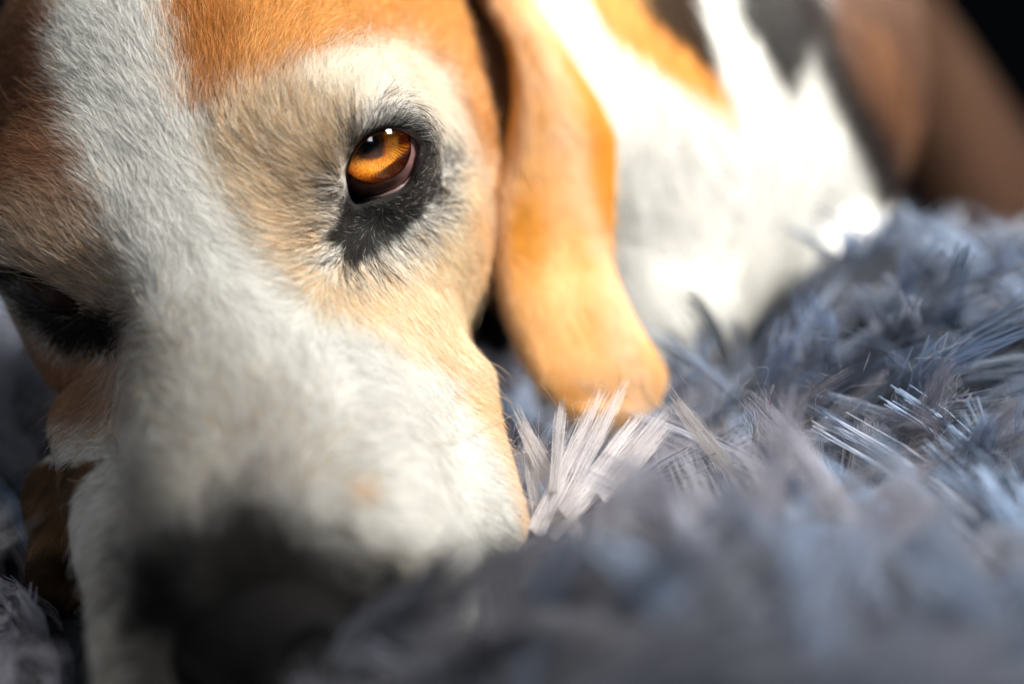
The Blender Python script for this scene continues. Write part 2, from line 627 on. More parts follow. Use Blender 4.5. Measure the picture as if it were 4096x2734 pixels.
# smooth interpolation of the rows
def smooth_rows(R, t):
    i = np.clip(t.astype(int), 0, len(R) - 2)
    f = (t - i)[:, None]
    p0 = R[np.clip(i - 1, 0, len(R) - 1)]
    p1, p2 = R[i], R[i + 1]
    p3 = R[np.clip(i + 2, 0, len(R) - 1)]
    return .5 * ((2 * p1) + (-p0 + p2) * f + (2 * p0 - 5 * p1 + 4 * p2 - p3) * f ** 2 + (-p0 + 3 * p1 - 3 * p2 + p3) * f ** 3)
rr = smooth_rows(R, tt)
ss = np.linspace(0, 1, NS)
mid = np.zeros((NT, NS, 3))
for i, (py, xl, xr, dep) in enumerate(rr):
    up = np.clip((760 - py) / 260, 0, 1)                 # how strongly the front edge rolls in
    lo = np.clip((py - 1100) / 400, 0, 1)
    roll = .30 * up
    sx = np.where(ss < roll, 0, (ss - roll) / (1 - roll)) if roll > 0 else ss
    x = xl + (xr - xl) * sx
    dd = dep + .010 * np.clip(sx - .15, 0, 1) ** 1.6 * (1 - .6 * lo) + .006 * (1 - np.clip(sx / .12, 0, 1)) ** 2
    dd = dd + .0008 * np.sin(sx * 7 + py * .0030) * (1 - .3 * lo) + .0004 * np.exp(-((sx - .62 - (py - 700) * .00025) / .20) ** 2) * -1
    flat = np.clip((py - 1250) / 330, 0, 1)
    dd = dd * (1 - flat) + (dep + .004) * flat
    if roll > 0:
        q = np.clip((roll - ss) / roll, 0, 1)            # the rolled-in strip goes back and towards the head
        x = x - (190 * up) * q ** 1.1
        dd = dd + .040 * q * up
    yy = np.full(NS, py)
    mid[i] = at(x, yy, dd)
for _ in range(14):
    mid[1:-1] = mid[1:-1] * .5 + (mid[:-2] + mid[2:]) * .25
gu = np.gradient(mid, axis=1)
gv = np.gradient(mid, axis=0)
en = np.cross(gv, gu)
en /= np.linalg.norm(en, axis=2, keepdims=True) + 1e-12
if (en[40, 25] @ (CAMP - mid[40, 25])) < 0:
    en = -en
th = .0019 * np.ones((NT, NS, 1))
edge = np.minimum(np.minimum(np.arange(NS), NS - 1 - np.arange(NS))[None, :] / 3.0, (NT - 1 - np.arange(NT))[:, None] / 3.0)
th = th * np.sqrt(np.clip(edge, .03, 1))[..., None]
fv = (mid + en * th).reshape(-1, 3)
bv = (mid - en * th).reshape(-1, 3)
EV = np.concatenate([fv, bv])
gi = np.arange(NT * NS).reshape(NT, NS)
q1 = np.stack([gi[:-1, :-1], gi[:-1, 1:], gi[1:, 1:], gi[1:, :-1]], -1).reshape(-1, 4)
q2 = q1[:, ::-1] + NT * NS
loop = np.concatenate([gi[0, :-1], gi[:-1, -1], gi[-1, :0:-1], gi[:0:-1, 0]])
lp2 = np.roll(loop, -1)
q3 = np.stack([loop, lp2, lp2 + NT * NS, loop + NT * NS], -1)
EQ = np.concatenate([q1, q2, q3[:, ::-1]])
if np.cross(EV[q1[1800, 1]] - EV[q1[1800, 0]], EV[q1[1800, 3]] - EV[q1[1800, 0]]) @ en[45, 20] < 0:
    EQ = EQ[:, ::-1]
ENV = vnormals(EV, EQ)


def ear_coat(P, strand=True):
    u, v, d = px_of(P)
    n = len(P)
    col = np.tile(np.array((.62, .255, .022)), (n, 1))
    n1, n3 = vnoise(P, .0035, 4), vnoise(P * np.array([1, 1, .35]), .009, 5)
    jit = rng.normal(0, 1, n) if strand else 0
    pale = np.array((.78, .50, .24))
    t = np.clip(.35 + .75 * n3 + .15 * jit, 0, 1) * .80
    col = col * (1 - t[:, None]) + pale * t[:, None]
    sd = np.abs(u - (2140 + (v - 100) * .29)) - 60
    col = blend(col, sd + 40 * n1, 70, (.78, .52, .31), .8)
    sd = poly_sd(u, v, [(2380, 350), (2500, 500), (2500, 900), (2420, 900), (2360, 650)])
    col = blend(col, sd + 20 * n1, 40, (.64, .24, .012), .8)  # rear edge more saturated: its shaded far side painted in
    xl_ = np.interp(v, R[:, 0], R[:, 1])
    col = blend(col, np.abs(u - xl_ - 22) - 22 + 10 * n1, 22, (.78, .50, .30), .6)  # pale line along the front ridge: light on it, painted in
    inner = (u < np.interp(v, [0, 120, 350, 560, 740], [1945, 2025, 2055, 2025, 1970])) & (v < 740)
    col = np.where(inner[:, None], np.array((.20, .075, .022)), col)  # rolled-in strip darker brown: shade of the hollow painted in
    return np.clip(col, .004, .95)


ear = mesh_obj("ear", EV, EQ, M_skin)
child(ear, dog)
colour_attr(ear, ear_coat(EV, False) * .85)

# ------------------------------------------------------------------ dog: fur
FLOW = [(300, 400, -.9, -.45), (60, 300, -1, -.25), (100, 700, -1, -.3), (500, 450, -.6, -.8), (600, 120, -.35, -.95), (420, 150, -.7, -.7), (650, 900, -.35, -.95),
        (700, 1200, -.15, -1), (850, 400, -.1, -1), (1100, 200, .15, -1), (1400, 150, .45, -.9), (1700, 100, .75, -.65), (1300, 450, -.05, -1), (1000, 700, -.65, -.75),
        (1200, 750, -.85, -.55), (1250, 920, -1, .05), (1300, 1020, -.8, .6), (1400, 1120, .05, 1), (1550, 1110, .5, .85), (1690, 980, .8, .6),
        (1800, 800, 1, .1), (1800, 620, 1, -.15), (1750, 480, .9, .35), (1640, 400, .8, -.1), (1540, 420, .7, -.7), (1440, 470, -.1, -1), (1370, 620, -.6, -.8), (1345, 800, -.9, -.3),
        (1500, 300, .5, -.85), (1700, 300, .85, -.3), (1600, 1300, .6, .8), (1850, 1000, .9, .35), (1900, 300, .65, -.6), (1900, 700, .9, -.2), (1800, 1400, .85, .5), (1950, 1900, .8, .55),
        (1500, 1700, .7, -.35), (1700, 1600, .85, .1), (1200, 1600, .1, -1), (900, 1500, -.2, -1), (1000, 2000, .0, -1), (1500, 2150, .7, .3), (600, 1700, -.6, -.7),
        (250, 1050, -.6, -.5), (470, 1150, -.9, -.3), (480, 1290, -.95, .1), (350, 1400, -.3, .9), (450, 1550, -.15, 1), (330, 1720, -1, .1), (400, 1950, -1, .15), (420, 2300, -.9, .4),
        (200, 2100, -.1, 1), (2000, 900, .6, .8)]
FL = np.array(FLOW, float)


def flow_dir(P):
    u, v, d = px_of(P)
    dx, dy, ws = 0, 0, 0
    for x, y, a, b in FL:
        wt = 1 / (((u - x) ** 2 + (v - y) ** 2) / 1e4 + .15) ** 1.6
        m = math.hypot(a, b)
        dx, dy, ws = dx + wt * a / m, dy + wt * b / m, ws + wt
    L = np.hypot(dx, dy) + 1e-9
    return (dx / L)[:, None] * AX[0] - (dy / L)[:, None] * AX[1]


def sample_quads(v, q, n, wfun):
    a = np.linalg.norm(np.cross(v[q[:, 2]] - v[q[:, 0]], v[q[:, 3]] - v[q[:, 1]]), axis=1) * .5
    c = v[q].mean(1)
    wt = a * wfun(c)
    cum = np.cumsum(wt)
    pick = np.searchsorted(cum, rng.random(n) * cum[-1])
    pick = np.clip(pick, 0, len(q) - 1)
    s, t = rng.random((n, 1)), rng.random((n, 1))
    w4 = [(1 - s) * (1 - t), s * (1 - t), s * t, (1 - s) * t]
    return pick, w4


def curves_obj(name, P, rad, col, material, parent):
    """P: n x k x 3"""
    n, k, _ = P.shape
    cu = bpy.data.hair_curves.new(name)
    cu.add_curves([k] * n)
    cu.attributes["position"].data.foreach_set("vector", P.astype(np.float32).ravel())
    r = cu.attributes.get("radius") or cu.attributes.new("radius", 'FLOAT', 'POINT')
    r.data.foreach_set("value", rad.astype(np.float32).ravel())
    a = cu.attributes.new("coat", 'FLOAT_COLOR', 'CURVE')
    a.data.foreach_set("color", np.concatenate([col, np.ones((n, 1))], 1).astype(np.float32).ravel())
    cu.materials.append(material)
    o = bpy.data.objects.new(name, cu)
    C.objects.link(o)
    child(o, parent)
    o["kind"] = "stuff"
    return o


def strands(p, n, t, L, lift, k, width, bend=.6, jit=.25):
    """p roots, n normals, t combing directions"""
    N = len(p)
    t = t + rng.normal(0, jit, (N, 3))
    t = t - (t * n).sum(1, keepdims=True) * n
    t /= np.linalg.norm(t, axis=1, keepdims=True) + 1e-9
    side = np.cross(n, t)
    wv = rng.normal(0, .12, (N, 1))
    P = np.zeros((N, k, 3))
    s = np.linspace(0, 1, k)
    for i in range(k):
        up = lift * (s[i] - bend * s[i] ** 2)
        P[:, i] = p + L[:, None] * (t * s[i] + n * up[:, None] + side * wv * s[i] ** 2)
    rad = width[:, None] * np.array([1.0, 1.0, .95, .75, .25][:k] if k == 5 else np.linspace(1, .2, k))[None]
    return P, rad


if FUR:
    def wf(c):
        u, v, d = px_of(c)
        f = np.clip(.36 - np.abs(d - .33) * 2.0, .10, .4) / .36
        inn = (u > -350) & (u < 4400) & (v > -350) & (v < 3000)
        near = d < .42
        return np.where(inn, np.where(near, f, .05), .01)
    facing = ((CAMP - BV) * BN).sum(1) / np.linalg.norm(CAMP - BV, axis=1)
    qf = facing[BQ].mean(1)
    keep = qf > -.35
    Q = BQ[keep]
    N = 520000
    pick, w4 = sample_quads(BV, Q, N, wf)
    p = sum(w4[i] * BV[Q[pick, i]] for i in range(4))
    nn = sum(w4[i] * BN[Q[pick, i]] for i in range(4))
    nn /= np.linalg.norm(nn, axis=1, keepdims=True)
    u, v, d = px_of(p)
    bodyhair = d > .42
    # bare rims: opening of the eye, eyeball hollow, nose leather
    sd_ap = poly_sd(u, v, APER)
    ok = ~((sd_ap < 11) & (d < .345))
    nose_h = (p - HO) @ HROT.T * 1000
    ok &= ~((np.hypot(u - (1388 + (v - 760) * .04), 0) < 8) & (v > 770) & (v < 1035) & (d < .36))      # bare crease running down from the tear duct
    ok &= ~((np.hypot((nose_h[:, 0] - 108) / 16, np.hypot((nose_h[:, 1] + 36) / 21, (nose_h[:, 2] - 2) / 21)) < 1.0))
    p, nn, u, v, d, bodyhair, sd_ap = [a[ok] for a in (p, nn, u, v, d, bodyhair, sd_ap)]
    N = len(p)
    t = flow_dir(p)
    bt = imgdir(.55, .8)
    t = np.where(bodyhair[:, None], bt, t)
    L = np.full(N, .0062)
    muz = np.clip((v - 1150) / 900, 0, 1)
    L *= 1 - .35 * muz
    eb = poly_sd(u, v, EYEBLACK)
    L = np.where(eb < 60, .0030 + .0050 * np.clip((eb + 60) / 120, 0, 1), L)
    upper = (poly_sd(u, v, [(1400, 560), (1420, 440), (1600, 400), (1740, 480), (1780, 570), (1690, 560), (1570, 500), (1450, 545)]) < 0)
    L = np.where(upper, .0040, L)
    lower = (eb < 0) & (v > 620) & ~upper
    L = np.where(lower, .0009 + .0018 * np.clip((sd_ap) / 150, 0, 1), L)
    L = np.where(bodyhair, .010, L) * rng.uniform(.65, 1.25, N)
    lift = rng.uniform(.16, .42, N)
    lift = np.where(bodyhair, lift * .45, lift)
    guard = (rng.random(N) < .012) & ~bodyhair & (eb > 40)
    lift = np.where(guard, lift * 1.9, lift)
    L = np.where(guard, L * 1.5, L)
    wd = np.where(bodyhair, .00012, .000052) * rng.uniform(.7, 1.3, N)
    wd = np.where(eb < 10, wd * .75, wd)
    # hairs lie in little tufts: neighbours share a lean
    t = t + .13 * np.stack([vnoise(p, .0045, 20 + i) for i in range(3)], 1)
    P, rad = strands(p, nn, t, L, lift, 5, wd, .6, .14)
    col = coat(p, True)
    br = np.clip(rng.normal(1.0, np.where(bodyhair, .06, .18), N) * (1 + np.where(bodyhair, .03, .12) * vnoise(p, .003, 9)), .4, 1.3)
    lum = col.mean(1)
    gold = (rng.random(N) < .22) & (lum > .25) & (col[:, 2] < .52) & ~bodyhair
    col = np.where(gold[:, None], col * np.array((.80, .60, .38)), col)
    tanh_ = (rng.random(N) < .2) & (lum > .10) & (col[:, 2] < .12) & ~bodyhair
    col = np.where(tanh_[:, None], col * 1.35 + np.array((.10, .08, .05)), col)
    spk = (eb > -5) & (eb < 85) & (rng.random(N) < .30 * np.clip(1 - eb / 85, 0, 1)) & ~bodyhair
    col = np.where(spk[:, None], np.array((.02, .014, .012)), col)
    dk = (rng.random(N) < .035) & ~bodyhair
    col = np.where(dk[:, None], col * .45, col)
    col = np.clip(col * br[:, None], .004, .93)
    # silvery hairs among the black round the eye
    grey = (eb < 0) & (rng.random(N) < np.where(upper, .22, .05))
    col = np.where(grey[:, None], np.array((.45, .43, .40)) * rng.uniform(.5, 1.2, (N, 1)), col)
    curves_obj("fur", P, rad, col, M_fur, dog)

    NE = 90000
    fq = EQ[:len(q1)]
    pick, w4 = sample_quads(EV, EQ, NE, lambda c: np.ones(len(c)))
    p = sum(w4[i] * EV[EQ[pick, i]] for i in range(4))
    nn = sum(w4[i] * ENV[EQ[pick, i]] for i in range(4))
    nn /= np.linalg.norm(nn, axis=1, keepdims=True) + 1e-9
    u, v, d = px_of(p)
    P, rad = strands(p, nn, np.tile(imgdir(.22, 1.0), (NE, 1)) + .07 * np.stack([vnoise(p, .008, 30 + i) for i in range(3)], 1),
                     .0065 * rng.uniform(.6, 1.3, NE), rng.uniform(.08, .22, NE), 5, .00009 * rng.uniform(.7, 1.3, NE), .7, .15)
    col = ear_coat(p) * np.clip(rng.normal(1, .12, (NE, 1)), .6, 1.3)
    o = curves_obj("fur", P, rad, np.clip(col, .004, .93), M_fur, ear)

# ------------------------------------------------------------------ dog: eye
def basis(g):
    up = AX[1] - (AX[1] @ g) * g
    up /= np.linalg.norm(up)
    rt = np.cross(up, g)
    return rt, up


RT, UPV = basis(gaze)
if RT @ AX[0] < 0:
    RT = -RT


def dome(c, g, rt, up, R, a0, a1, nr=24, ns=64):
    """spherical cap round axis g from polar angle a0 to a1"""
    v, f = [], []
    for i in range(nr + 1):
        a = a0 + (a1 - a0) * i / nr
        for j in range(ns):
            b = 2 * math.pi * j / ns
            v.append(c + R * (math.cos(a) * g + math.sin(a) * (math.cos(b) * rt + math.sin(b) * up)))
    for i in range(nr):
        for j in range(ns):
            f.append((i * ns + j, (i + 1) * ns + j, (i + 1) * ns + (j + 1) % ns, i * ns + (j + 1) % ns))
    return np.array(v), np.array(f)


IR = .0087                                    # iris radius
IA = math.asin(IR / EYE_R)
IZ = EYE_R * math.cos(IA)

# eyeball: warm dark sclera, pinkish towards the outer corner
M_scl, nt, b = mat("sclera", (.23, .12, .11), .18, .5)
ea = nt.nodes.new("ShaderNodeAttribute")
ea.attribute_name = "coat"
nt.links.new(ea.outputs["Color"], b.inputs["Base Color"])
eye = None
v, f = dome(EYE_C, gaze, RT, UPV, EYE_R, IA * .985, math.pi * .98, 30, 64)
eye = mesh_obj("eye", v, f, M_scl)
loc_ = (v - EYE_C) / EYE_R
pig = np.clip((loc_ @ RT - .38) * 2.4 + .8 * (loc_ @ UPV) + .55, 0, 1)[:, None]      # pigment runs round the lower side
vein = (1 + .35 * vnoise(v, .0011, 81) + .25 * vnoise(v, .0004, 82))[:, None]
colour_attr(eye, np.clip((np.array((.085, .036, .028)) * (1 - pig) + np.array((.17, .090, .085)) * pig) * vein, .003, .8))
child(eye, dog)

# iris: a shallow cone, amber with fibres, the dark pupil in its middle
M_iris, nt, b = mat("iris", (.6, .25, .03), .45, .3)
ge = nt.nodes.new("ShaderNodeAttribute")
ge.attribute_name = "coat"
nt.links.new(ge.outputs["Color"], b.inputs["Base Color"])
nr, ns = 90, 256
rr_ = np.linspace(0, 1, nr + 1)
bb = np.linspace(0, 2 * np.pi, ns, endpoint=False)
RR, BB = np.meshgrid(rr_, bb, indexing='ij')
x, y = RR * np.cos(BB), RR * np.sin(BB)
dep_ = IZ - .0016 * (1 - RR)
relief = .00008 * np.sin(BB * 55 + 3 * np.sin(RR * 9)) * np.clip((RR - .35) * 3, 0, 1)
v = EYE_C + (x * IR)[..., None] * RT + (y * IR)[..., None] * UPV + (dep_ + relief)[..., None] * gaze
v = v.reshape(-1, 3)
ii = np.arange((nr + 1) * ns).reshape(nr + 1, ns)
f = np.stack([ii[:-1], ii[1:], np.roll(ii[1:], -1, 1), np.roll(ii[:-1], -1, 1)], -1).reshape(-1, 4)
iris = mesh_obj("iris", v, f, M_iris)
child(iris, eye)
fx, fy, fr, fb = x.ravel(), y.ravel(), RR.ravel(), BB.ravel()
fib = vnoise(np.stack([np.cos(fb) * 9, np.sin(fb) * 9, fr * 2.2], 1), 1.0, 40) * .5 + vnoise(np.stack([np.cos(fb) * 26, np.sin(fb) * 26, fr * 5], 1), 1.0, 41) * .6
grn = vnoise(np.stack([fx * 38, fy * 38, fr * 0], 1), 1.0, 42)
big = vnoise(np.stack([fx * 5.5, fy * 5.5, fr * 0], 1), 1.0, 43)
col = np.array((.88, .235, .009)) * (1 + .30 * fib + .35 * grn)[:, None]
gold = np.clip(1 - np.abs(fr - .60) / .26, 0, 1) * .75
col = col * (1 - gold[:, None]) + np.array((.95, .375, .022)) * (1 + .25 * fib + .35 * grn)[:, None] * gold[:, None]
red = np.clip((fr - .80) / .18, 0, 1) * .75
col = col * (1 - red[:, None]) + np.array((.62, .15, .012)) * (1 + .3 * grn)[:, None] * red[:, None]
px_, py_ = fx + .20, fy - .10                     # the pupil sits towards the nose and is ragged
pr = np.hypot(px_, py_)
edge_ = .50 + .11 * big + .05 * fib
t = np.clip((edge_ + .10 - pr) / .13, 0, 1)
col = col * (1 - .90 * t[:, None]) + np.array((.035, .016, .010)) * .90 * t[:, None]
t = np.clip((.35 + .06 * big - pr) / .06, 0, 1)
col = col * (1 - t[:, None]) + np.array((.002, .002, .003)) * t[:, None]
rim = np.clip((fr - .95) / .05, 0, 1)
col = col * (1 - .8 * rim[:, None])
colour_attr(iris, np.clip(col, .001, .95))

# cornea: clear wet shell
M_cor = bpy.data.materials.new("cornea")
M_cor.use_nodes = True
nt = M_cor.node_tree
nt.nodes.clear()
o_ = nt.nodes.new("ShaderNodeOutputMaterial")
tr = nt.nodes.new("ShaderNodeBsdfTransparent")
gl = nt.nodes.new("ShaderNodeBsdfGlossy")
gl.inputs["Roughness"].default_value = .03
fr_ = nt.nodes.new("ShaderNodeFresnel")
fr_.inputs["IOR"].default_value = 1.5
mx = nt.nodes.new("ShaderNodeMixShader")
nt.links.new(fr_.outputs[0], mx.inputs[0])
nt.links.new(tr.outputs[0], mx.inputs[1])
nt.links.new(gl.outputs[0], mx.inputs[2])
nt.links.new(mx.outputs[0], o_.inputs["Surface"])
CR = .0094
ca = math.asin(min(.999, IR * 1.02 / CR))
cc = EYE_C + gaze * (IZ - CR * math.cos(ca))
v, f = dome(cc, gaze, RT, UPV, CR, .001, ca, 24, 64)
cornea = mesh_obj("cornea", v, f, M_cor)
child(cornea, eye)

# wet dark rim of the lids, following the opening
M_lid, nt, b = mat("eyelid_skin", (.020, .013, .013), .30, .6)
add_noise_bump(nt, b, 1500, .5, .0004)


def on_sphere(px, py, c, R):
    d = at(px, py, 1.0) - CAMP
    d /= np.linalg.norm(d)
    oc = CAMP - c
    bq = oc @ d
    disc = bq * bq - (oc @ oc - R * R)
    tq = -bq - math.sqrt(max(disc, 0))
    return CAMP + d * tq


def closed_spline(pts, n):
    p = np.asarray(pts, float)
    m = len(p)
    o = []
    for i in range(n):
        t = i / n * m
        k = int(t)
        f = t - k
        a, b, c, d = p[(k - 1) % m], p[k % m], p[(k + 1) % m], p[(k + 2) % m]
        o.append(.5 * (2 * b + (c - a) * f + (2 * a - 5 * b + 4 * c - d) * f * f + (3 * b - a - 3 * c + d) * f ** 3))
    return np.array(o)


def tube(path, rad, closed, ns=10):
    n = len(path)
    v, f = [], []
    for i in range(n):
        if closed:
            tg = path[(i + 1) % n] - path[i - 1]
        else:
            tg = path[min(i + 1, n - 1)] - path[max(i - 1, 0)]
        tg = tg / (np.linalg.norm(tg) + 1e-12)
        s1 = np.cross(tg, gaze)
        s1 /= np.linalg.norm(s1) + 1e-12
        s2 = np.cross(s1, tg)
        for j in range(ns):
            a = 2 * math.pi * j / ns
            v.append(path[i] + rad[i] * (math.cos(a) * s1 + math.sin(a) * s2))
    for i in range(n if closed else n - 1):
        for j in range(ns):
            k = (i + 1) % n
            f.append((i * ns + j, i * ns + (j + 1) % ns, k * ns + (j + 1) % ns, k * ns + j))
    return np.array(v), np.array(f)


rim_px = closed_spline(APER, 140)
cen = rim_px.mean(0)
path = np.array([on_sphere(x + (x - cen[0]) * .02, y + (y - cen[1]) * .02, EYE_C, EYE_R + .0012) for x, y in rim_px])
rad = np.full(140, .00095)
v, f = tube(path, rad, True)
lid = mesh_obj("eyelid", v, f, M_lid)
child(lid, dog)

# tear film lying along the lower lid
M_tear, nt, b = mat("tear_film", (.25, .16, .15), .06, .9)
lowpx = [(1668, 660), (1650, 705), (1622, 738), (1580, 765), (1528, 784), (1475, 794)]
lp = np.array([on_sphere(x, y, EYE_C, EYE_R + .0006) for x, y in lowpx])
tq = np.linspace(0, len(lp) - 1, 40)
pth = np.stack([np.interp(tq, np.arange(len(lp)), lp[:, c]) for c in range(3)], 1)
v, f = tube(pth, .00050 * np.sin(np.linspace(.05, 1, 40) * np.pi * .97) + .00008, False, 8)
tear = mesh_obj("tear_film", v, f, M_tear)
child(tear, eye)

# right eye, seen edge-on in its dark hollow
M_eye2, nt, b = mat("dark_eye", (.02, .010, .006), .25, .2)
g2 = hl * -.75 + hf * .6 + hu * .2
g2 /= np.linalg.norm(g2)
r2, u2 = basis(g2)
v, f = dome(EYE_C2, g2, r2, u2, .0125, .001, math.pi * .98, 30, 48)
eye2 = mesh_obj("eye", v, f, M_eye2)
child(eye2, dog)

# a few pale whiskers
M_whk, nt, b = mat("whisker", (.55, .47, .36), .4, .4)
for p0, p1, p2 in (((1790, 1900, .300), (1960, 1840, .312), (2130, 1800, .330)), ((1700, 2010, .288), (1950, 2010, .292), (2180, 2080, .300)),
                   ((1690, 1790, .302), (1900, 1740, .322), (2090, 1640, .345)), ((1598, 374, .334), (1580, 300, .322), (1500, 200, .305))):
    a_, b_, c_ = at(*p0), at(*p1), at(*p2)
    t_ = np.linspace(0, 1, 16)[:, None]
    pth = a_ * (1 - t_) ** 2 + 2 * b_ * t_ * (1 - t_) + c_ * t_ ** 2
    v, f = tube(pth, np.linspace(.00011, .00003, 16), False, 5)
    o = mesh_obj("whisker", v, f, M_whk)
    child(o, dog)

# ------------------------------------------------------------------ dog: nose leather with nostrils
FN = Field(*[np.arange(NOSE[i] - .044, NOSE[i] + .044, .0012) for i in range(3)])


def nadd(fn, c, m, k, mode='u'):
    FN.add(fn, c - m, c + m, k, mode)


nc = H(106, -36, 2)
nadd(f_ell(nc, np.array((16, 22, 22)) * .001, HROT), nc, .034, .004)
for s in (-1, 1):
    c = H(113, -32, s * 12)
    nadd(f_ell(c, np.array((11, 10, 10)) * .001, HROT), c, .02, .006)
    c = H(123, -24, s * 10)
    nadd(f_cone(H(126, -24, s * 9), H(114, -26, s * 15), .0038, .0030), c, .02, .003, 'c')
nadd(f_cone(H(125, -18, 0), H(122, -42, 0), .0009, .0009), H(122, -30, 0), .02, .002, 'c')
v, f = surface_net(FN)
M_nose, nt, b = mat("nose_leather", (.005, .0045, .0045), .6, .06)
vor = nt.nodes.new("ShaderNodeTexVoronoi")
vor.inputs["Scale"].default_value = 900
tc = nt.nodes.new("ShaderNodeTexCoord")
bu = nt.nodes.new("ShaderNodeBump")
bu.inputs["Strength"].default_value = .6
bu.inputs["Distance"].default_value = .0005
nt.links.new(tc.outputs["Object"], vor.inputs["Vector"])
nt.links.new(vor.outputs["Distance"], bu.inputs["Height"])
nt.links.new(bu.outputs["Normal"], b.inputs["Normal"])
nose = mesh_obj("nose", relax(v, f, 2), f, M_nose)
child(nose, dog)

# ------------------------------------------------------------------ rug
rug = bpy.data.objects.new("shag_rug", None)
rug.location = (.1, .6, -.04)
C.objects.link(rug)
rug["label"] = "blue-grey shag rug with long flat yarns under the dog"
rug["category"] = "rug"
bpy.context.view_layer.update()
BASE_Z = -.040
M_back, nt, b = mat("rug_backing", (.02, .021, .026), .9, .1)
add_noise_bump(nt, b, 300, .8, .002)
gx, gy = np.meshgrid(np.linspace(-.9, 1.1, 60), np.linspace(.02, 1.75, 60), indexing='ij')


def sstep(a, b, x):
    t = np.clip((x - a) / (b - a), 0, 1)
    return t * t * (3 - 2 * t)


def rug_z(x, y):
    """the rug lies a little rumpled"""
    back = .020 * sstep(.40, .52, y) * sstep(-.12, .0, x)
    ridge = .050 * sstep(.015, .125, x) * sstep(.25, .44, y) * (1 - .55 * sstep(.46, .60, y))
    return BASE_Z + np.maximum(back, ridge) + .017 * sstep(.315, .25, y) * sstep(-.055, -.015, x) + .003 * np.sin(x * 21 + y * 13)


gz = rug_z(gx, gy)
gv_ = np.stack([gx, gy, gz], -1).reshape(-1, 3)
gi = np.arange(3600).reshape(60, 60)
gq = np.stack([gi[:-1, :-1], gi[1:, :-1], gi[1:, 1:], gi[:-1, 1:]], -1).reshape(-1, 4)
backing = mesh_obj("backing", gv_, gq, M_back)
child(backing, rug)

M_yarn = bpy.data.materials.new("yarn")
M_yarn.use_nodes = True
nt = M_yarn.node_tree
b = nt.nodes["Principled BSDF"]
b.inputs["Roughness"].default_value = .85
b.inputs["Specular IOR Level"].default_value = .08
b.inputs["Sheen Weight"].default_value = .35
b.inputs["Sheen Roughness"].default_value = .4
a = nt.nodes.new("ShaderNodeAttribute")
a.attribute_name = "coat"
oi = nt.nodes.new("ShaderNodeObjectInfo")
hv = nt.nodes.new("ShaderNodeHueSaturation")
mr = nt.nodes.new("ShaderNodeMapRange")
mr.inputs[3].default_value = .75
mr.inputs[4].default_value = 1.25
nt.links.new(oi.outputs["Random"], mr.inputs[0])
nt.links.new(mr.outputs[0], hv.inputs["Value"])
nt.links.new(a.outputs["Color"], hv.inputs["Color"])
nt.links.new(hv.outputs[0], b.inputs["Base Color"])
tl = nt.nodes.new("ShaderNodeBsdfTranslucent")
mxs = nt.nodes.new("ShaderNodeMixShader")
mxs.inputs[0].default_value = .18
nt.links.new(hv.outputs[0], tl.inputs["Color"])
nt.links.new(b.outputs[0], mxs.inputs[1])
nt.links.new(tl.outputs[0], mxs.inputs[2])
nt.links.new(mxs.outputs[0], nt.nodes["Material Output"].inputs["Surface"])


def tuft_geo(nf, k, length, width, seed, lean=.5, frayed=.045, straight=False):
    """a flat yarn of nf fibre strips standing on the origin, bending towards +x"""
    r = np.random.default_rng(seed)
    V, Q, S = [], [], []
    bendx = lean + (r.uniform(-.25, .6) if lean > .1 else 0)
    fl = r.uniform(.35, .7)
    curl = r.uniform(-.75, .75) if nf > 20 and lean > .1 else 0
    for i in range(nf):
        a = (i + .5) / nf * 2 - 1
        oy = a * width * .5 * r.uniform(.8, 1.05)
        ox = r.normal(0, width * fl * .22)
        L = length * (1 - .14 * a * a) * (r.uniform(.78, 1.03) if straight else r.uniform(.95, 1.02))
        fw = width / nf * r.uniform(1.1, 2.2)
        fray = r.normal(0, frayed, 2)
        ang = r.normal(0, .28)
        wig, wf_, wp_ = r.uniform(.0, .14), r.uniform(3, 9), r.uniform(0, 6)
        spx, spy = r.normal(0, .13 if straight else .26, 2)
        if nf > 20 and i % 14 == 5:
            fray = r.normal(0, .14, 2)
            fw *= .3
            L *= 1.06
        base = len(V)
        for j in range(k):
            s = j / (k - 1)
            prof = .55 + .75 * math.sin(min(1, s * 1.15) * math.pi * .62)
            if straight:
                prof = .80 + .22 * s
            if s > .55:
                prof *= 1 - ((s - .55) / .45) ** 1.7 * (.40 if straight else .58)
            z = L * (s - .22 * bendx * s * s)
            curl_ = curl * length * s ** 2.2
            x = ox * prof + L * bendx * s ** 1.8 + fray[0] * width * max(0, s - .75) * 6
            x += wig * width * math.sin(s * wf_ + wp_)
            x += spx * width * s * s
            y = oy * prof + spy * width * s * s + wig * width * math.cos(s * wf_ * .8 + wp_) + fray[1] * width * max(0, s - .7) * 5
            wj = fw * (1 if s < .85 else 1 - (s - .85) * 3.6)
            y += curl_
            V.append((x - math.sin(ang) * wj * .5, y - math.cos(ang) * wj * .5, z))
            V.append((x + math.sin(ang) * wj * .5, y + math.cos(ang) * wj * .5, z))
            S += [s, s]
        for j in range(k - 1):
            q = base + 2 * j
            Q.append((q, q + 1, q + 3, q + 2))
    return np.array(V), np.array(Q), np.array(S)


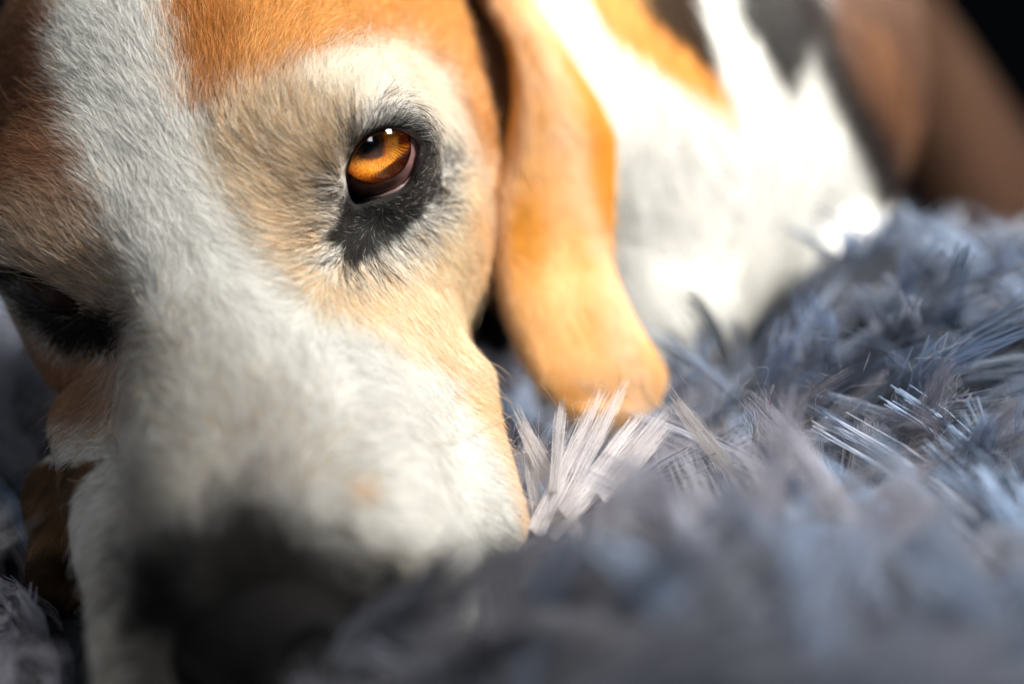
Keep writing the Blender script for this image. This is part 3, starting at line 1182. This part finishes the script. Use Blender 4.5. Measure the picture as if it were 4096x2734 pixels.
# where the yarns stand: jittered rows over the part of the rug in and around the view
sp_ = .0074
X, Y = np.meshgrid(np.arange(-.42, .78, sp_), np.arange(.06, 1.22, sp_), indexing='ij')
X = X.ravel() + rng.uniform(-.5, .5, X.size) * sp_
Y = Y.ravel() + rng.uniform(-.5, .5, Y.size) * sp_
root = np.stack([X, Y, rug_z(X, Y)], 1)
tipz = root + [0, 0, .028]
u, v, d = px_of(tipz)
wide = (u > -900) & (u < 4900) & (v > 600) & (v < 3900) & (d > .085)
s1 = F.sample(root + np.array([0, 0, .012]))
s2 = F.sample(tipz)
free = (s2 > .001) & (s1 > -.004)
ang0 = vnoise(root, .05, 60) * 3.4 + vnoise(root, .02, 61) * 1.6 + rng.normal(0, .6, len(root))
# the dog's chin has flattened the yarns right in front of its nose
pressed = ((u < 1150) & (u > 250) & (d < .268)) | ((u > -350) & (u < 560) & (d > .235) & (d < .335)) | (d < .185)
zt = .043 * .8
tipx = root + np.stack([np.cos(ang0) * .03, np.sin(ang0) * .03, np.full(len(root), .034)], 1)
tu, tv, td = px_of(tipx)
for reach in (.02, .035, .055):
    tu, tv, td = px_of(root + np.stack([np.cos(ang0) * reach, np.sin(ang0) * reach, np.full(len(root), .036)], 1))
    pressed |= (tu < np.clip(1120 + (2650 - tv) * 1.2, 1080, 1700)) & (tu > 250) & (tv > 1950) & (td < .268)
holes = vnoise(root, .026, 70) + .5 * vnoise(root, .012, 71) > .13
sel = wide & free & (d > .10) & (~holes | pressed)
# thin out with distance: far yarns are hidden one behind the other
keep = rng.random(len(X)) < np.clip(1.25 - np.maximum(d - .45, 0) * 1.1, .35, 1)
sel &= keep
root, tipz, u, v, d, ang0, pressed = [a[sel] for a in (root, tipz, u, v, d, ang0, pressed)]
NT_ = len(root)
ang = ang0
# yarns beside the dog are pushed outwards
e = .004
gxn = F.sample(tipz + [e, 0, 0]) - F.sample(tipz - [e, 0, 0])
gyn = F.sample(tipz + [0, e, 0]) - F.sample(tipz - [0, e, 0])
dist = F.sample(tipz)
push = dist < .028
ang = np.where(push, np.arctan2(gyn, gxn) + rng.normal(0, .45, NT_), ang)
length = .043 * rng.uniform(.85, 1.2, NT_) * (1 + .12 * vnoise(root, .07, 62))
width = .0056 * rng.uniform(.7, 1.4, NT_)
lean = rng.uniform(.4, 1.55, NT_) * np.where(push, .75, 1)
tint = vnoise(root, .07, 63) + np.clip((root[:, 0] - .04) * 8, -.6, .8)  # random tint, plus bluer to the right: cool light put into the colour
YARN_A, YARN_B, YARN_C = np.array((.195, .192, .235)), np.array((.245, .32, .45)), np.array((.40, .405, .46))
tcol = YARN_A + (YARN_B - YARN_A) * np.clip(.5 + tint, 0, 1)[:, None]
pal = (rng.random(NT_) < .25)[:, None]
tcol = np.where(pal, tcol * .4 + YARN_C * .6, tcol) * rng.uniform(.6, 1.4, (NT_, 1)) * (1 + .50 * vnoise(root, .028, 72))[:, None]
# the yarns that show largest and sharpest become parts of their own
score = np.abs(d - .335) + np.where((u > 0) & (u < 4096) & (v > 1500) & (v < 2734), 0, 5) + np.where(u > 1900, 0, .05)
KEEP_CLEAR = [(60, 1250), (1950, 1250), (2010, 1900), (1940, 2060), (1620, 2230), (1180, 2590), (1130, 3600), (330, 3600), (250, 2380), (20, 2300)]
curl_t = rng.normal(0, .50, NT_)


def crosses_dog(lean_, curl_):
    """would a yarn bending like this hang over the dog's face or paw"""
    hit = np.zeros(NT_, bool)
    for q in (.45, .7, .85, 1.0):
        fx_, fy_ = lean_ * length * q ** 1.8, curl_ * length * q ** 2.2
        P_ = root + np.stack([fx_ * np.cos(ang) - fy_ * np.sin(ang), fx_ * np.sin(ang) + fy_ * np.cos(ang), length * q * (1 - .2 * lean_ * q)], 1)
        a_, b_, c_ = px_of(P_)
        hit |= (poly_sd(a_, b_, KEEP_CLEAR) < 0) & (c_ < .345)
        hit |= (poly_sd(a_, b_, [(1985, 800), (2470, 800), (2680, 1420), (2540, 1540), (2200, 1490)]) < 0) & (c_ < .40)
        hit |= F.sample(P_) < -.002
    return hit


length = np.where(pressed, length * .36, length)                # flattened round the chin and paw
bad_mass = crosses_dog(lean, curl_t)
length = np.where(bad_mass & ~pressed, length * .40, length)
bad_mass = crosses_dog(lean, curl_t)
bad_single = bad_mass.copy()
for l_, c_ in ((.4, 0), (.9, .5), (.9, -.5)):
    bad_single |= crosses_dog(np.full(NT_, l_), c_)
score = score + np.where(bad_single | pressed, 10, 0)
order = np.argsort(score)
HEROES = [(2175, 1870, 2045, 1615, 75), (2235, 1760, 2252, 1580, 50), (2300, 1810, 2440, 1540, 80), (2370, 1790, 2525, 1510, 65),
          (2790, 1720, 2665, 1560, 70), (2440, 1830, 2600, 1640, 70), (2560, 1830, 2700, 1690, 65), (2480, 1860, 2720, 1610, 60), (2130, 1900, 2100, 1700, 60)]
single = order[:300 - len(HEROES)]
mass = order[300 - len(HEROES):]
mass = mass[~bad_mass[mass]]
if PILE:
    protos = [tuft_geo(26, 9, 1.0, 1.0, 100 + i, .5) for i in range(10)]
    meshes = []
    for i in range(10):
        vv, qq, s = tuft_geo(64, 9, .041, .0056, 200 + i, .30 + .06 * i)
        o = mesh_obj("tuft", vv, qq, M_yarn)
        base = (YARN_A, YARN_B, YARN_C)[i % 3] if i % 3 < 2 else YARN_A * .5 + YARN_C * .5
        g = np.repeat(np.random.default_rng(i).uniform(.86, 1.12, (64,)), 18)
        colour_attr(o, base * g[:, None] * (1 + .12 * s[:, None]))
        meshes.append(o.data)
        bpy.data.objects.remove(o)
    meshes_up = []
    for i in range(4):
        vv, qq, s = tuft_geo(130, 10, .041, .0056, 400 + i, .05, .03, True)
        o = mesh_obj("tuft", vv, qq, M_yarn)
        g = np.repeat(np.random.default_rng(50 + i).uniform(.85, 1.12, (130,)), 20)
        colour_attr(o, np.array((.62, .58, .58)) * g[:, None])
        meshes_up.append(o.data)
        bpy.data.objects.remove(o)
    for n_, i in enumerate(single):
        o = bpy.data.objects.new("tuft", meshes[n_ % 10])
        C.objects.link(o)
        o.location = root[i]
        o.rotation_euler = (rng.normal(0, .12), rng.normal(0, .12), ang[i])
        sc_ = length[i] / .041
        o.scale = (sc_, width[i] / .0056, sc_)
        child(o, rug)
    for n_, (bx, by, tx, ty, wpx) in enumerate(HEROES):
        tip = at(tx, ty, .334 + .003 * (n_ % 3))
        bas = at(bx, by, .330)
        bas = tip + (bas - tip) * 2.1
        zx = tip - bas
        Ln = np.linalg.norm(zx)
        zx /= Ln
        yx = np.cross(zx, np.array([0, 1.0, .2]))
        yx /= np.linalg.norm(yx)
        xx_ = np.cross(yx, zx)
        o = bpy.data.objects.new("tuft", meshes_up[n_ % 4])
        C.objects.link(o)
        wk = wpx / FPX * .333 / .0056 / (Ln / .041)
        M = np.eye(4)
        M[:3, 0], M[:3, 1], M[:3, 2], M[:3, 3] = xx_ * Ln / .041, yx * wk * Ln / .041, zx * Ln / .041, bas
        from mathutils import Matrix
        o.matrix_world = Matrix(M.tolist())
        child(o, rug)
    VV, QQ, CC = [], [], []
    off = 0
    gp = [tuft_geo(15, 7, 1.0, 1.0, 300 + i, 0.0) for i in range(12)]
    for n_, i in enumerate(mass):
        va, qa, s = gp[n_ % 12]
        Lk = lean[i]
        bend = Lk * length[i] * s ** 1.8
        z = va[:, 2] * length[i] * (1 - .20 * Lk * s)
        # fibre offsets are in units of the yarn's width
        x_ = bend + (va[:, 0] - np.interp(s, np.linspace(0, 1, 7), [va[np.isclose(s, q), 0].mean() for q in np.linspace(0, 1, 7)])) * width[i]
        y_ = va[:, 1] * width[i] + curl_t[i] * length[i] * s ** 2.2
        ca_, sa_ = math.cos(ang[i]), math.sin(ang[i])
        VV.append(np.stack([root[i, 0] + x_ * ca_ - y_ * sa_, root[i, 1] + x_ * sa_ + y_ * ca_, root[i, 2] + z], 1))
        QQ.append(qa + off)
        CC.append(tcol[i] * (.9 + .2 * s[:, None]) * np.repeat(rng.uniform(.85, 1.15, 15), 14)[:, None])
        off += len(va)
    pile = mesh_obj("pile", np.concatenate(VV), np.concatenate(QQ), M_yarn)
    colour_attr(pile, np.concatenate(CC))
    pile["kind"] = "stuff"
    child(pile, rug)
    # loose fluff standing off the yarns
    PF, CF = [], []
    bpy.context.view_layer.update()
    for o in [c for c in rug.children if c.name.split(".")[0] == "tuft"]:
        co = np.empty(len(o.data.vertices) * 3, np.float32)
        o.data.vertices.foreach_get("co", co)
        co = co.reshape(-1, 3)
        M = np.array(o.matrix_world)
        pk = co[rng.integers(0, len(co), 26)]
        pk = pk[pk[:, 2] > .012]
        st = pk @ M[:3, :3].T + M[:3, 3]
        for q in st:
            dd_ = rng.normal(0, 1, 3) + np.array([0, 0, .8])
            dd_ /= np.linalg.norm(dd_)
            kk_ = np.cross(dd_, rng.normal(0, 1, 3))
            Lf = rng.uniform(.003, .010)
            tq_ = np.linspace(0, 1, 6)[:, None]
            PF.append(q + dd_ * Lf * tq_ + kk_ * Lf * .5 * np.sin(tq_ * rng.uniform(2, 5)) * tq_)
            CF.append(np.array((.55, .53, .55)) * rng.uniform(.6, 1.2))
    PF, CF = np.array(PF), np.array(CF)
    curves_obj("fluff", PF, np.full(PF.shape[:2], .000024), np.clip(CF, 0, .9), M_fur, rug)
    print("tufts", NT_)

# ------------------------------------------------------------------ dark wall far behind
M_wall, nt, b = mat("dark_wall", (.020, .022, .028), .9, .1)
add_noise_bump(nt, b, 40, .3, .004)
v = [(-3, 1.80, -.06), (3, 1.80, -.06), (3, 1.80, 2.2), (-3, 1.80, 2.2), (-3, 1.9, -.06), (3, 1.9, -.06), (3, 1.9, 2.2), (-3, 1.9, 2.2)]
f = [(0, 1, 2, 3), (5, 4, 7, 6), (3, 2, 6, 7), (1, 0, 4, 5), (4, 0, 3, 7), (1, 5, 6, 2)]
wall = mesh_obj("wall", v, f, M_wall, smooth=False)
wall["kind"] = "structure"
M_floor, nt, b = mat("dark_floor", (.03, .028, .03), .6, .2)
v = [(-3, -1.0, -.06), (3, -1.0, -.06), (3, 1.8, -.06), (-3, 1.8, -.06)]
floor = mesh_obj("floor", v, [(0, 1, 2, 3)], M_floor, smooth=False)
floor["kind"] = "structure"
print("body verts", len(BV))
